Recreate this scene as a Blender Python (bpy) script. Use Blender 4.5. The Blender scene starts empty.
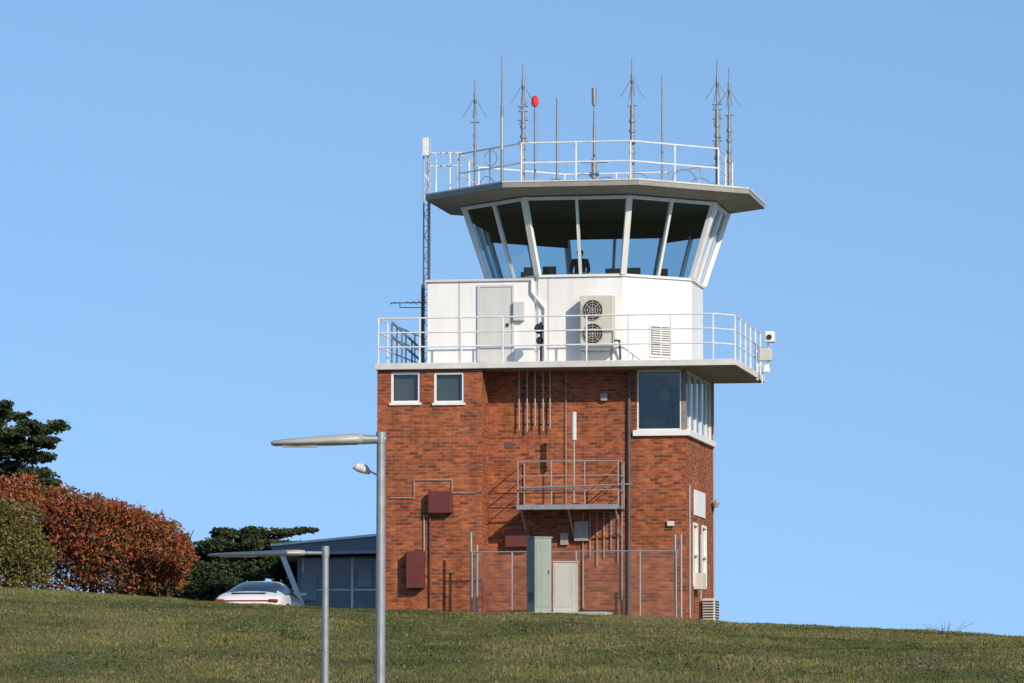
import bpy, math, random
import numpy as np
from mathutils import Vector, Matrix
random.seed(3); rng=np.random.default_rng(7)
sc=bpy.context.scene
sc.view_settings.view_transform='Standard'; sc.view_settings.look='None'; sc.view_settings.exposure=0
# ------------------------------------------------------------ camera
F=4560.0; EYE=-2.84; PITCH=math.atan((720-341.5)/F)
cd=bpy.data.cameras.new("camera"); cam=bpy.data.objects.new("camera",cd); sc.collection.objects.link(cam)
cd.sensor_width=36; cd.lens=F/1024*36; cd.clip_end=8000; cd.clip_start=0.5
cam.location=(0,0,EYE); cam.rotation_euler=(math.pi/2+PITCH,0,0); sc.camera=cam
cp,sp=math.cos(PITCH),math.sin(PITCH)
# survey helpers: turn measured bearings into metres on a known plane
def ray(u,v):
    a=(u-512)/F; b=-(v-341.5)/F
    return Vector((a, cp-b*sp, sp+b*cp))
def W(u,v,Y):
    d=ray(u,v); t=Y/d.y
    return (d.x*t, EYE+d.z*t)
TA=math.radians(-10.0); TC=Vector((2.24,120.0,0.0))
ex=Vector((math.cos(TA),math.sin(TA),0)); ey=Vector((-math.sin(TA),math.cos(TA),0))
def LF(u,v,y):
    d=ray(u,v); o=Vector((0,0,EYE))-TC
    t=(y-o.dot(ey))/d.dot(ey); p=o+d*t
    return (p.dot(ex),p.z)
def LX(u,v,x):
    d=ray(u,v); o=Vector((0,0,EYE))-TC
    t=(x-o.dot(ex))/d.dot(ex); p=o+d*t
    return (p.dot(ey),p.z)
# ------------------------------------------------------------ materials
def pmat(name,col,rough=0.6,metal=0.0,var=0.12,scale=3.0,bump=0.0,streak=False,spec=None,bscale=40):
    m=bpy.data.materials.new(name); m.use_nodes=True; n=m.node_tree.nodes; l=m.node_tree.links
    b=n["Principled BSDF"]; b.inputs["Roughness"].default_value=rough; b.inputs["Metallic"].default_value=metal
    if spec is not None: b.inputs["Specular IOR Level"].default_value=spec
    tc=n.new("ShaderNodeTexCoord"); mp=n.new("ShaderNodeMapping"); l.new(tc.outputs["Object"],mp.inputs[0])
    if streak: mp.inputs["Scale"].default_value=(1,1,0.12)
    nz=n.new("ShaderNodeTexNoise"); nz.inputs["Scale"].default_value=scale; nz.inputs["Detail"].default_value=6; nz.inputs["Roughness"].default_value=.65
    l.new(mp.outputs[0],nz.inputs["Vector"])
    mr=n.new("ShaderNodeMapRange"); mr.inputs[1].default_value=.3; mr.inputs[2].default_value=.7
    mr.inputs[3].default_value=1-var; mr.inputs[4].default_value=1+var*0.5; l.new(nz.outputs[0],mr.inputs[0])
    mx=n.new("ShaderNodeVectorMath"); mx.operation='SCALE'; mx.inputs[0].default_value=col[:3]; l.new(mr.outputs[0],mx.inputs["Scale"])
    l.new(mx.outputs[0],b.inputs["Base Color"])
    if bump>0:
        n2=n.new("ShaderNodeTexNoise"); n2.inputs["Scale"].default_value=bscale; l.new(tc.outputs["Object"],n2.inputs["Vector"])
        bp=n.new("ShaderNodeBump"); bp.inputs["Strength"].default_value=bump; bp.inputs["Distance"].default_value=.02
        l.new(n2.outputs[0],bp.inputs["Height"]); l.new(bp.outputs[0],b.inputs["Normal"])
    return m
def attrmat(name,rough=.7,trans=0.25):
    m=bpy.data.materials.new(name); m.use_nodes=True; n=m.node_tree.nodes; l=m.node_tree.links
    b=n["Principled BSDF"]; b.inputs["Roughness"].default_value=rough; b.inputs["Specular IOR Level"].default_value=.25
    a=n.new("ShaderNodeAttribute"); a.attribute_name="Col"; l.new(a.outputs["Color"],b.inputs["Base Color"])
    t=n.new("ShaderNodeBsdfTranslucent"); l.new(a.outputs["Color"],t.inputs["Color"])
    mx=n.new("ShaderNodeMixShader"); mx.inputs[0].default_value=trans
    l.new(b.outputs[0],mx.inputs[1]); l.new(t.outputs[0],mx.inputs[2]); l.new(mx.outputs[0],n["Material Output"].inputs[0])
    return m
def brickmat():
    m=bpy.data.materials.new("red_brick"); m.use_nodes=True; n=m.node_tree.nodes; l=m.node_tree.links
    b=n["Principled BSDF"]; b.inputs["Roughness"].default_value=.85; b.inputs["Specular IOR Level"].default_value=.2
    uv=n.new("ShaderNodeUVMap"); uv.uv_map="UVMap"
    def brick(c1,c2,mo,bias):
        t=n.new("ShaderNodeTexBrick"); t.inputs["Scale"].default_value=1; t.inputs["Brick Width"].default_value=.24; t.inputs["Row Height"].default_value=.086
        t.inputs["Mortar Size"].default_value=.012; t.inputs["Mortar Smooth"].default_value=.2; t.inputs["Bias"].default_value=bias
        t.inputs["Color1"].default_value=c1; t.inputs["Color2"].default_value=c2; t.inputs["Mortar"].default_value=mo
        l.new(uv.outputs[0],t.inputs["Vector"]); return t
    t=brick((.46,.118,.038,1),(.165,.040,.024,1),(.27,.155,.10,1),-.12)
    def mod(scale,lo,hi,sx=1,sy=1,det=5,a=.3,b_=.7):
        mp=n.new("ShaderNodeMapping"); mp.inputs["Scale"].default_value=(sx,sy,1); l.new(uv.outputs[0],mp.inputs[0])
        z=n.new("ShaderNodeTexNoise"); z.inputs["Scale"].default_value=scale; z.inputs["Detail"].default_value=det; l.new(mp.outputs[0],z.inputs["Vector"])
        r=n.new("ShaderNodeMapRange"); r.inputs[1].default_value=a; r.inputs[2].default_value=b_; r.inputs[3].default_value=lo; r.inputs[4].default_value=hi
        l.new(z.outputs[0],r.inputs[0]); return r
    a=mod(.7,.74,1.12); c=mod(1.0,.72,1.22,sx=5,sy=13,det=1,a=.3,b_=.7); d=mod(1.0,.82,1.05,sx=3.0,sy=.25,det=3,a=.35,b_=.6)
    mu=n.new("ShaderNodeMath"); mu.operation='MULTIPLY'; l.new(a.outputs[0],mu.inputs[0]); l.new(c.outputs[0],mu.inputs[1])
    mu2=n.new("ShaderNodeMath"); mu2.operation='MULTIPLY'; l.new(mu.outputs[0],mu2.inputs[0]); l.new(d.outputs[0],mu2.inputs[1])
    s=n.new("ShaderNodeVectorMath"); s.operation='SCALE'; l.new(t.outputs["Color"],s.inputs[0]); l.new(mu2.outputs[0],s.inputs["Scale"])
    l.new(s.outputs[0],b.inputs["Base Color"])
    bp=n.new("ShaderNodeBump"); bp.inputs["Strength"].default_value=.6; bp.inputs["Distance"].default_value=.008; bp.invert=True
    l.new(t.outputs["Fac"],bp.inputs["Height"]); l.new(bp.outputs[0],b.inputs["Normal"])
    return m
def glassmat(name,tint,refl=.05):
    m=bpy.data.materials.new(name); m.use_nodes=True; n=m.node_tree.nodes; l=m.node_tree.links
    n.remove(n["Principled BSDF"])
    t=n.new("ShaderNodeBsdfTransparent"); t.inputs[0].default_value=tint
    g=n.new("ShaderNodeBsdfGlossy"); g.inputs["Roughness"].default_value=.03; g.inputs[0].default_value=(.9,.95,1,1)
    lw=n.new("ShaderNodeLayerWeight"); lw.inputs[0].default_value=.5
    pw=n.new("ShaderNodeMath"); pw.operation='POWER'; pw.inputs[1].default_value=5; l.new(lw.outputs["Facing"],pw.inputs[0])
    ad=n.new("ShaderNodeMath"); ad.operation='ADD'; ad.inputs[1].default_value=refl; ad.use_clamp=True; l.new(pw.outputs[0],ad.inputs[0])
    mx=n.new("ShaderNodeMixShader"); l.new(ad.outputs[0],mx.inputs[0]); l.new(t.outputs[0],mx.inputs[1]); l.new(g.outputs[0],mx.inputs[2])
    l.new(mx.outputs[0],n["Material Output"].inputs[0]); return m
M_brick=brickmat()
M_white=pmat("white_paint",(.81,.80,.78),.5,var=.13,scale=2.0,streak=True)
M_frame=pmat("white_frame",(.77,.77,.75),.45,var=.08,scale=4)
M_rail=pmat("white_rail_paint",(.72,.72,.72),.4,var=.2,scale=5)
M_slab=pmat("slab_concrete",(.64,.62,.59),.75,var=.2,scale=2,bump=.1)
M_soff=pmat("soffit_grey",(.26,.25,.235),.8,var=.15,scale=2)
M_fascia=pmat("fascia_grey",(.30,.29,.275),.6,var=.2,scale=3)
M_galv=pmat("galvanised_steel",(.36,.37,.38),.45,.5,var=.2,scale=8)
M_ant=pmat("weathered_aluminium",(.24,.245,.25),.5,.4,var=.25,scale=8)
M_pipe=pmat("grey_conduit",(.34,.30,.28),.5,var=.15,scale=6)
M_dkpipe=pmat("dark_pipe",(.10,.07,.065),.6,var=.2)
M_red=pmat("red_brown_paint",(.13,.028,.02),.5,var=.15)
M_dark=pmat("dark_interior",(.014,.016,.02),.7,var=.2)
M_black=pmat("black_plastic",(.02,.02,.022),.5,var=.2)
M_door=pmat("door_grey_paint",(.58,.58,.56),.5,var=.06,streak=True)
M_beige=pmat("beige_metal",(.57,.54,.46),.5,var=.1,streak=True)
M_green=pmat("pale_green_cabinet",(.25,.29,.25),.6,var=.2,streak=True)
M_cream=pmat("cream_cabinet",(.50,.48,.41),.6,var=.15,streak=True)
M_glass=glassmat("cab_glass",(.70,.82,.86,1),.06)
M_wglass=glassmat("window_glass",(.75,.77,.77,1),.05)
M_blind=pmat("grey_blind",(.17,.175,.165),.8,var=.25,scale=1.5)
M_shade=pmat("dark_roller_shade",(.035,.038,.042),.8,var=.2)
M_blue=pmat("blue_grey_steel",(.10,.14,.20),.5,var=.2)
M_redlamp=pmat("red_lens",(.75,.03,.02),.25,var=.05)
M_conc=pmat("concrete",(.38,.37,.34),.85,var=.2,bump=.2)
M_asph=pmat("asphalt",(.055,.055,.057),.9,var=.25,scale=8,bump=.3)
M_line=pmat("road_paint",(.75,.75,.72),.7)
# ------------------------------------------------------------ builders
def empty(name,loc=(0,0,0),rz=0):
    e=bpy.data.objects.new(name,None); sc.collection.objects.link(e); e.location=loc; e.rotation_euler=(0,0,rz); e.empty_display_size=.3; return e
def mesh(name,v,f,mat,parent=None,uvs=None,smooth=False,bevel=0):
    me=bpy.data.meshes.new(name); me.from_pydata([tuple(p) for p in v],[],f); me.update()
    if uvs is not None:
        ul=me.uv_layers.new(name="UVMap")
        for poly in me.polygons:
            for li in poly.loop_indices: ul.data[li].uv=uvs[me.loops[li].vertex_index]
    me.materials.append(mat)
    if smooth: me.polygons.foreach_set("use_smooth",[True]*len(me.polygons))
    o=bpy.data.objects.new(name,me); sc.collection.objects.link(o)
    if parent: o.parent=parent
    if bevel>0:
        bm=o.modifiers.new("bevel","BEVEL"); bm.width=bevel; bm.segments=2; bm.limit_method='ANGLE'
    return o
CF=[(0,3,2,1),(4,5,6,7),(0,1,5,4),(1,2,6,5),(2,3,7,6),(3,0,4,7)]
def boxv(x0,x1,y0,y1,z0,z1):
    return [(x0,y0,z0),(x1,y0,z0),(x1,y1,z0),(x0,y1,z0),(x0,y0,z1),(x1,y0,z1),(x1,y1,z1),(x0,y1,z1)]
def boxes(name,bl,mat,parent=None,bevel=0):
    v=[];f=[]
    for b in bl:
        k=len(v); v+=boxv(*b); f+=[tuple(i+k for i in q) for q in CF]
    return mesh(name,v,f,mat,parent,bevel=bevel)
def tubes(name,paths,mat,parent=None,n=8):
    v=[];f=[]
    for pts,r in paths:
        rr=r if isinstance(r,(list,tuple)) else [r]*len(pts)
        for i in range(len(pts)-1):
            a=Vector(pts[i]); b=Vector(pts[i+1]); d=(b-a)
            if d.length<1e-5: continue
            d.normalize(); up=Vector((0,0,1)) if abs(d.z)<.9 else Vector((1,0,0))
            s=d.cross(up).normalized(); t=d.cross(s); k=len(v)
            for (c,q) in ((a,rr[i]),(b,rr[i+1])):
                for j in range(n):
                    an=2*math.pi*j/n; v.append(c+s*math.cos(an)*q+t*math.sin(an)*q)
            for j in range(n):
                j2=(j+1)%n; f.append((k+j,k+j2,k+n+j2,k+n+j))
            f.append(tuple(k+j for j in range(n))[::-1]); f.append(tuple(k+n+j for j in range(n)))
    return mesh(name,v,f,mat,parent,smooth=False)
def wall(name,p0,p1,z0,z1,openings,mat,parent,reveal=.1):
    """vertical wall p0->p1 with rectangular openings (s0,s1,z0,z1); outward normal is to the right of p0->p1"""
    p0=Vector((p0[0],p0[1],0)); p1=Vector((p1[0],p1[1],0)); L=(p1-p0).length; d=(p1-p0)/L; nn=Vector((d.y,-d.x,0))
    ss=sorted(set([0,L]+[o[0] for o in openings]+[o[1] for o in openings])); zs=sorted(set([z0,z1]+[o[2] for o in openings]+[o[3] for o in openings]))
    v=[];f=[];uv=[]
    def quad(pts,uvs):
        k=len(v); v.extend(pts); uv.extend(uvs); f.append((k,k+1,k+2,k+3))
    def P(s,z,dep=0): q=p0+d*s-nn*dep; return (q.x,q.y,z)
    for i in range(len(ss)-1):
        for j in range(len(zs)-1):
            sm=(ss[i]+ss[i+1])/2; zm=(zs[j]+zs[j+1])/2
            if any(o[0]<sm<o[1] and o[2]<zm<o[3] for o in openings): continue
            a,b,c,e=ss[i],ss[i+1],zs[j],zs[j+1]
            quad([P(a,c),P(b,c),P(b,e),P(a,e)],[(a,c),(b,c),(b,e),(a,e)])
    for (a,b,c,e) in openings:
        r=reveal
        quad([P(a,c),P(a,e),P(a,e,r),P(a,c,r)],[(a,c),(a,e),(a+r,e),(a+r,c)])
        quad([P(b,e),P(b,c),P(b,c,r),P(b,e,r)],[(b,e),(b,c),(b+r,c),(b+r,e)])
        quad([P(a,c,r),P(b,c,r),P(b,c),P(a,c)],[(a,c-r),(b,c-r),(b,c),(a,c)])
        quad([P(a,e),P(b,e),P(b,e,r),P(a,e,r)],[(a,e),(b,e),(b,e+r),(a,e+r)])
    return mesh(name,v,f,mat,parent,uvs=uv)
def disc(name,c,r,th,axis,mat,parent,n=24):
    c=Vector(c); a=Vector(axis).normalized()*th/2
    return tubes(name,[([c-a,c+a],r)],mat,parent,n=n)
# ------------------------------------------------------------ terrain
CU=[(-400,560),(-150,577),(0,588),(100,593),(200,601),(300,607),(430,611),(520,613),(600,615),(720,622),(850,628),(1024,638),(1250,648),(1600,655)]
cx=[W(u,v+1,111)[0] for u,v in CU]; cz=[W(u,v+1,111)[1] for u,v in CU]
def bumpn(x,y):
    return .035*np.sin(x*.9+1.3*np.sin(y*.35))+.03*np.sin(y*.8+x*.45)+.02*np.sin(x*2.3+.7)*np.sin(y*1.7)
def ground(x,y):
    x=np.asarray(x,float); y=np.asarray(y,float)
    zc=np.interp(x,cx,cz)+.012*np.sin(x*2.1)+.01*np.sin(x*5.3+1)
    base=np.interp(y,[-200,48,52,60],[-4.6,-4.55,-4.4,-2.42])
    b60=-2.42+.25*(zc+.235)
    t=np.clip((y-60)/51,0,1); ts=1-(1-t)**1.25
    mid=b60*(1-ts)+zc*ts + bumpn(x,y)*np.sin(np.pi*np.clip(t,0,1))
    base=base+.25*(zc+.235)*np.clip((y-52)/8,0,1)
    lf=np.clip((-3.5-x)/2.0,0,1)
    back=zc-.012*np.clip(y-111,0,25)-.002*np.clip(y-136,0,400)-lf*.34*np.clip((y-112)/6,0,1)
    return np.where(y<60,base,np.where(y<111,mid,back))
xs=np.concatenate([np.array([-3000,-1200,-500,-200,-100,-60,-40,-30]),np.arange(-25,25.01,.5),np.array([30,40,60,100,200,500,1200,3000])])
ys=np.concatenate([np.array([-300,-100,-30,0,20,35,40,47,48,50,52]),np.arange(53,60,1),np.arange(60,120,.6),np.arange(120,150,2),np.array([160,180,220,300,500,1000,2000,5000])])
X,Y=np.meshgrid(xs,ys); Z=ground(X,Y); nx,ny=len(xs),len(ys)
gv=np.stack([X.ravel(),Y.ravel(),Z.ravel()],1).tolist()
gf=[(j*nx+i,j*nx+i+1,(j+1)*nx+i+1,(j+1)*nx+i) for j in range(ny-1) for i in range(nx-1)]
mg=bpy.data.materials.new("grass_ground"); mg.use_nodes=True; n=mg.node_tree.nodes; l=mg.node_tree.links; b=n["Principled BSDF"]
b.inputs["Roughness"].default_value=.95; b.inputs["Specular IOR Level"].default_value=.1
tc=n.new("ShaderNodeTexCoord"); nz=n.new("ShaderNodeTexNoise"); nz.inputs["Scale"].default_value=.35; nz.inputs["Detail"].default_value=8; nz.inputs["Roughness"].default_value=.7
l.new(tc.outputs["Object"],nz.inputs["Vector"]); cr=n.new("ShaderNodeValToRGB"); l.new(nz.outputs[0],cr.inputs[0])
cr.color_ramp.elements[0].position=.35; cr.color_ramp.elements[0].color=(.08,.09,.025,1); cr.color_ramp.elements[1].position=.68; cr.color_ramp.elements[1].color=(.16,.135,.055,1)
l.new(cr.outputs[0],b.inputs["Base Color"])
mesh("ground",gv,gf,mg,smooth=True)
# blades
M_leafy=attrmat("grass_blades",.8,.35); M_leaf=attrmat("foliage",.65,.2)
def numesh(name,V,Fn,C,mat,k,parent=None):
    N=len(V)//k; me=bpy.data.meshes.new(name); me.vertices.add(len(V)); me.vertices.foreach_set("co",V.astype(np.float32).ravel())
    me.loops.add(len(V)); me.loops.foreach_set("vertex_index",np.arange(len(V),dtype=np.int32))
    me.polygons.add(N); me.polygons.foreach_set("loop_start",np.arange(0,len(V),k,dtype=np.int32)); me.polygons.foreach_set("loop_total",np.full(N,k,dtype=np.int32))
    me.update(calc_edges=True); me.validate()
    ca=me.color_attributes.new(name="Col",type='FLOAT_COLOR',domain='POINT'); ca.data.foreach_set("color",np.concatenate([C,np.ones((len(C),1))],1).astype(np.float32).ravel())
    me.materials.append(mat); o=bpy.data.objects.new(name,me); sc.collection.objects.link(o)
    if parent: o.parent=parent
    return o
N=250000
yy=58+56*rng.random(N)**.9; xx=(rng.random(N)*2-1)*(yy*.1123+5)
def vnoise(x,y,s,seed):
    r=np.random.default_rng(seed); G=r.random((256,256)); gx=x/s+100; gy=y/s+100
    i=np.floor(gx).astype(int); j=np.floor(gy).astype(int); fx=gx-i; fy=gy-j; fx=fx*fx*(3-2*fx); fy=fy*fy*(3-2*fy)
    g=lambda a,b:G[a%256,b%256]
    return (g(i,j)*(1-fx)+g(i+1,j)*fx)*(1-fy)+(g(i,j+1)*(1-fx)+g(i+1,j+1)*fx)*fy
pn=(vnoise(xx,yy*.5,3.2,1)*1.0+vnoise(xx,yy*.6,1.1,2)*.8+vnoise(xx,yy,.4,3)*.7+vnoise(xx,yy*.2,1.3,5)*1.0)/3.5
hh=(.020+.030*rng.random(N))*(.3+1.4*pn)
tuft=vnoise(xx,yy,.22,11)>.80; hh=np.where(tuft,hh*1.6,hh)
zz=ground(xx,yy)-.005; th=rng.random(N)*6.283; wd=.010+.012*rng.random(N)
lx=rng.normal(0,.35,N)*hh; ly=rng.normal(0,.35,N)*hh
V=np.zeros((N,3,3)); V[:,0]=np.stack([xx-np.cos(th)*wd,yy-np.sin(th)*wd,zz],1); V[:,1]=np.stack([xx+np.cos(th)*wd,yy+np.sin(th)*wd,zz],1); V[:,2]=np.stack([xx+lx,yy+ly,zz+hh],1)
g0=np.array([.062,.090,.022]); g1=np.array([.235,.220,.070]); g2=np.array([.31,.22,.13])
q=np.clip(.5+3.8*(pn-.5)+rng.normal(0,.14,N),0,1)[:,None]; C=g0*(1-q)+g1*q
C=np.where(tuft[:,None],C*.72,C)
pd_=vnoise(xx,yy*.5,1.6,9)
dry=(rng.random(N)<(.05+1.1*np.clip(pd_-.62,0,1)))[:,None]; C=np.where(dry,g2,C)*(.82+.36*rng.random((N,1)))
numesh("grass",V.reshape(-1,3),3,np.repeat(C,3,0),M_leafy,3)
# leaf clouds
def leaves(name,clumps,size,cols,mat,parent,flat=0.0,shell=.55):
    VV=[];CC=[]
    for (c,r,nn) in clumps:
        d=rng.normal(0,1,(nn,3)); d/=np.linalg.norm(d,axis=1)[:,None]
        rad=shell+(1-shell)*rng.random(nn)**.6
        lump=1+.16*np.sin(d[:,0]*5+c[0]*3)*np.sin(d[:,1]*4+c[1])+.16*np.sin(d[:,2]*6+c[2]*5)+.08*np.sin(d[:,0]*13+d[:,2]*11+c[0])
        P=np.array(c)+d*(rad*lump)[:,None]*np.array(r)
        a=rng.normal(0,1,(nn,3)); a[:,2]*=(1-flat); a/=np.linalg.norm(a,axis=1)[:,None]
        b=np.cross(a,rng.normal(0,1,(nn,3))); b/=np.linalg.norm(b,axis=1)[:,None]
        s=size*(.6+.8*rng.random(nn))[:,None]
        Q=np.stack([P-a*s,P+b*s*.45,P+a*s,P-b*s*.45],1); VV.append(Q.reshape(-1,3))
        ci=cols(P,nn)*((.7+.6*rng.random(nn)))[:,None]*(.85+.3*rng.random())
        CC.append(np.repeat(ci,4,0))
    numesh(name,np.concatenate(VV),4,np.concatenate(CC),mat,4,parent)
def clump(u,v,Y,ru,rv,ry=None,n=1500):
    x,z=W(u,v,Y); s=Y/F
    return ((x,Y,z),(ru*s,(ry if ry else ru*s),rv*s),n)
def pick(*cc):
    A=np.array([c[:3] for c in cc]); p=np.array([c[3] for c in cc]); p=p/p.sum()
    return lambda P,n: A[rng.choice(len(A),n,p=p)]
M_bark=pmat("bark",(.09,.065,.045),.9,var=.3,bump=.4)
# red leafed hedge
hd=empty("red_leaf_shrub",(0,0,0))
cl=[]
for (u,v,ru,rv) in [(-60,520,55,45),(-10,520,45,48),(40,528,40,40),(75,525,38,36),(105,530,36,34),(135,540,34,32),(160,548,28,28),(180,556,17,18),(60,560,60,32),(120,566,54,26),(165,572,26,20),(-20,560,60,34),(20,498,24,22),(60,503,26,16),(92,508,22,14),(140,520,16,12),(115,512,18,12),(162,530,14,11),(182,543,10,9)]:
    cl.append(clump(u,v,122+rng.random()*1.2,ru,rv,ry=1.0,n=int(ru*rv*3.6)+250))
def redcol(P,n):
    A=np.array([[.30,.065,.035],[.38,.12,.045],[.17,.07,.03],[.075,.09,.026],[.22,.15,.04]])
    h=np.clip((P[:,2]-.3)/2.4,0,1)+.25*np.sin(P[:,0]*2.3+P[:,2]*2); pr=rng.random(n)
    i=np.where(pr<.22+.22*h,0,np.where(pr<.38+.27*h,1,np.where(pr<.60+.15*h,2,np.where(pr<.9,3,4))))
    return A[i]
leaves("leaves",cl,.055,redcol,M_leaf,hd,shell=.45)
br=[]
for u in (-40,10,50,90,130,165):
    x,z=W(u,600,122.8); zt=W(u,530,122.8)[1]
    for k in range(5):
        a=rng.random()*6.28; br.append(([(x,122.8,z-.8),(x+.3*math.cos(a),122.8+.3*math.sin(a),(z+zt)/2),(x+.8*math.cos(a),122.8+.7*math.sin(a),zt)],[.05,.035,.01]))
tubes("branches",br,M_bark,hd,n=6)
# green shrub
gs=empty("green_shrub")
leaves("leaves",[clump(10,540,119.6,38,36,ry=.9,n=4600),clump(-30,535,120,40,40,ry=.9,n=3500),clump(30,562,119.5,26,26,ry=.7,n=2400),clump(-5,518,119.8,24,22,ry=.6,n=1600),clump(0,572,119.6,40,24,ry=.8,n=2500)],.05,pick((.15,.14,.034,3),(.09,.10,.028,3),(.23,.19,.055,2),(.18,.09,.04,1)),M_leaf,gs)
x,z=W(5,600,119.6); tubes("branches",[([(x,119.6,z-.8),(x+.2*k,119.6+.1*k,z+.7),(x+.4*k,119.5,z+1.4)],[.05,.03,.01]) for k in (-2,-1,0,1,2)],M_bark,gs,n=6)
# conifers
pc=pick((.040,.060,.022,3),(.060,.082,.028,3),(.026,.038,.016,2),(.09,.095,.036,1))
def conifer(name,Y,tu,tv0,tv1,limbs,n,size=.07,ry=.9,k=1.0):
    e=empty(name); x,z0=W(tu,tv0,Y); z1=W(tu,tv1,Y)[1]; ps=[([(x,Y,z0-1),(x+.1,Y,(z0+z1)/2),(x,Y,z1)],[.28,.18,.04])]; cls=[]
    for (u,v,ru,rv) in limbs:
        c=clump(u,v,Y+rng.normal(0,.5),ru,rv,ry=ry,n=int(ru*rv*n)+160); cls.append(c); c0=c[0]
        for q in range(3):
            cls.append(clump(u+rng.normal(0,ru*.6),v-rng.random()*rv*.9,c0[1]+rng.normal(0,.3),ru*.32,rv*.5,ry=.35,n=int(ru*rv*n*.16)+50))
        zs=min(max(c0[2]-.5,z0),z1); ps.append(([(x,Y,zs),((x+c0[0])/2,(Y+c0[1])/2,(zs+c0[2])/2-.05),(c0[0],c0[1],c0[2])],[.07,.045,.015]))
    tubes("trunk_and_limbs",ps,M_bark,e,n=7); leaves("needles",cls,size,pc,M_leaf,e,flat=.5,shell=.15); return e
conifer("pine_tree",134,-22,600,400,[(2,414,14,6),(18,416,9,4),(-20,407,22,9),(10,434,22,7),(38,430,20,6),(58,426,12,5),(46,440,15,4),(10,450,26,8),(34,457,20,7),(24,445,20,7),(50,446,5,2.5),(5,470,28,8),(34,474,22,7),(44,484,14,6),(-30,430,30,12),(-35,460,34,14),(-40,500,40,22),(0,490,40,14),(40,492,22,9),(-5,423,12,5),(28,424,12,4)],4.5)
conifer("cypress_tree",142,235,610,535,[(215,545,20,8),(240,536,24,7),(262,534,18,6),(283,533,16,4),(300,531,10,3),(312,530,5,2),(225,556,26,10),(255,548,26,8),(280,545,22,6),(205,562,22,12),(240,570,34,14),(275,565,30,12),(290,552,22,6),(295,580,20,14),(225,533,14,4),(248,531,9,3)],4.5)
conifer("cypress_tree",139,165,612,560,[(140,580,26,16),(165,575,24,18),(190,575,24,16),(180,590,40,16),(210,588,30,16),(140,596,40,14),(205,575,20,10),(225,592,24,12)],4.5)
# weeds
wd_=empty("weed_patch"); wc=[]
for k in range(26):
    u=228+rng.random()*84; Yk=79+rng.random()*8; x=W(u,640,Yk)[0]; wc.append(((x,Yk,float(ground(x,Yk))+.02),(.15+.25*rng.random(),.4,.035+.035*rng.random()),100))
leaves("leaves",wc,.028,pick((.085,.12,.035,2),(.13,.165,.06,1)),M_leaf,wd_,shell=.2)
tw=empty("dry_shrub"); tp=[]; x,_=W(945,630,110.5); z=float(ground(x,110.5))
for k in range(12):
    a=rng.normal(0,.35); tp.append(([(x+a*.3,110.5,z-.05),(x+a*.7,110.5+rng.normal(0,.1),z+.14),(x+a*1.0+rng.normal(0,.05),110.5,z+.16+.16*rng.random())],[.006,.005,.003]))
tubes("twigs",tp,M_bark,tw,n=4)
# ------------------------------------------------------------ road below the embankment
rd=empty("road",(0,0,0))
mesh("carriageway",[(-80,38,-4.53),(80,38,-4.53),(80,47,-4.53),(-80,47,-4.53)],[(0,1,2,3)],M_asph,rd)
boxes("kerbs",[(-80,80,47.0,47.15,-4.7,-4.41),(-80,80,37.85,38.0,-4.8,-4.41)],M_conc,rd)
boxes("centre_markings",[(x,x+3,42.45,42.57,-4.54,-4.524) for x in range(-78,78,9)],M_line,rd)
# ------------------------------------------------------------ TOWER
T=empty("control_tower",TC,TA)
YL=-3.62; YM=-2.66; XR=LF(686,500,YM)[0]; XL=LF(377,500,YL)[0]; YB=2.85
ZS=LF(556,361,-3.75)[1]; ZSB=LF(430,369,-3.75)[1]
X48=LF(482,450,YL)[0]
Z0=-1.2; ZT=ZSB-.004
def op(u0,u1,v0,v1,y,xo): 
    a=LF(u0,v1,y); c=LF(u1,v0,y); return (a[0]-xo,c[0]-xo,a[1],c[1])
opL=[op(391,420,372,403,YL,XL),op(434,464,372,403,YL,XL)]
wall("brick_wall_annex",(XL,YL),(X48,YL),Z0,ZT,opL,M_brick,T,.12)
wall("brick_wall_return",(X48,YL),(X48,YM),Z0,ZT,[],M_brick,T)
opM=[(LF(637,400,YM)[0]-X48,XR-X48,LF(650,431,YM)[1],ZT)]
wall("brick_wall_front",(X48,YM),(XR,YM),Z0,ZT,opM,M_brick,T,.16)
zsill=opM[0][2]
side_op=[(0,5.1,zsill,ZT)]
y1,z1=LX(694,590,XR)
lo=[(1.3,2.2,z1+.1,z1+1.75),(3.0,3.9,z1+.1,z1+1.75)]
wall("brick_wall_side",(XR,YM),(XR,YB),Z0,ZT,side_op+lo,M_brick,T,.12)
wall("brick_wall_back",(XR,YB),(XL,YB),Z0,ZT,[],M_brick,T)
wall("brick_wall_left",(XL,YB),(XL,YL),Z0,ZT,[],M_brick,T)
# annex windows
fr=[];pn=[];bl=[]
for o in opL:
    a,b,c,e=o[0]+XL,o[1]+XL,o[2],o[3]; y=YL+.02; w=.055
    fr+=[(a,a+w,y,y+.08,c,e),(b-w,b,y,y+.08,c,e),(a+w,b-w,y,y+.08,c,c+w),(a+w,b-w,y,y+.08,e-w,e)]
    fr+=[(a-.04,b+.04,YL-.05,YL+.018,c-.06,c-.002)]
    pn.append((a+w,b-w,y+.04,y+.046,c+w,e-w)); bl.append((a-.05,b+.05,y+.14,y+.15,c+.0,e+.0))
boxes("annex_window_frames",fr,M_frame,T); boxes("annex_window_glass",pn,M_wglass,T); boxes("annex_blinds",bl,M_blind,T)
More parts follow.
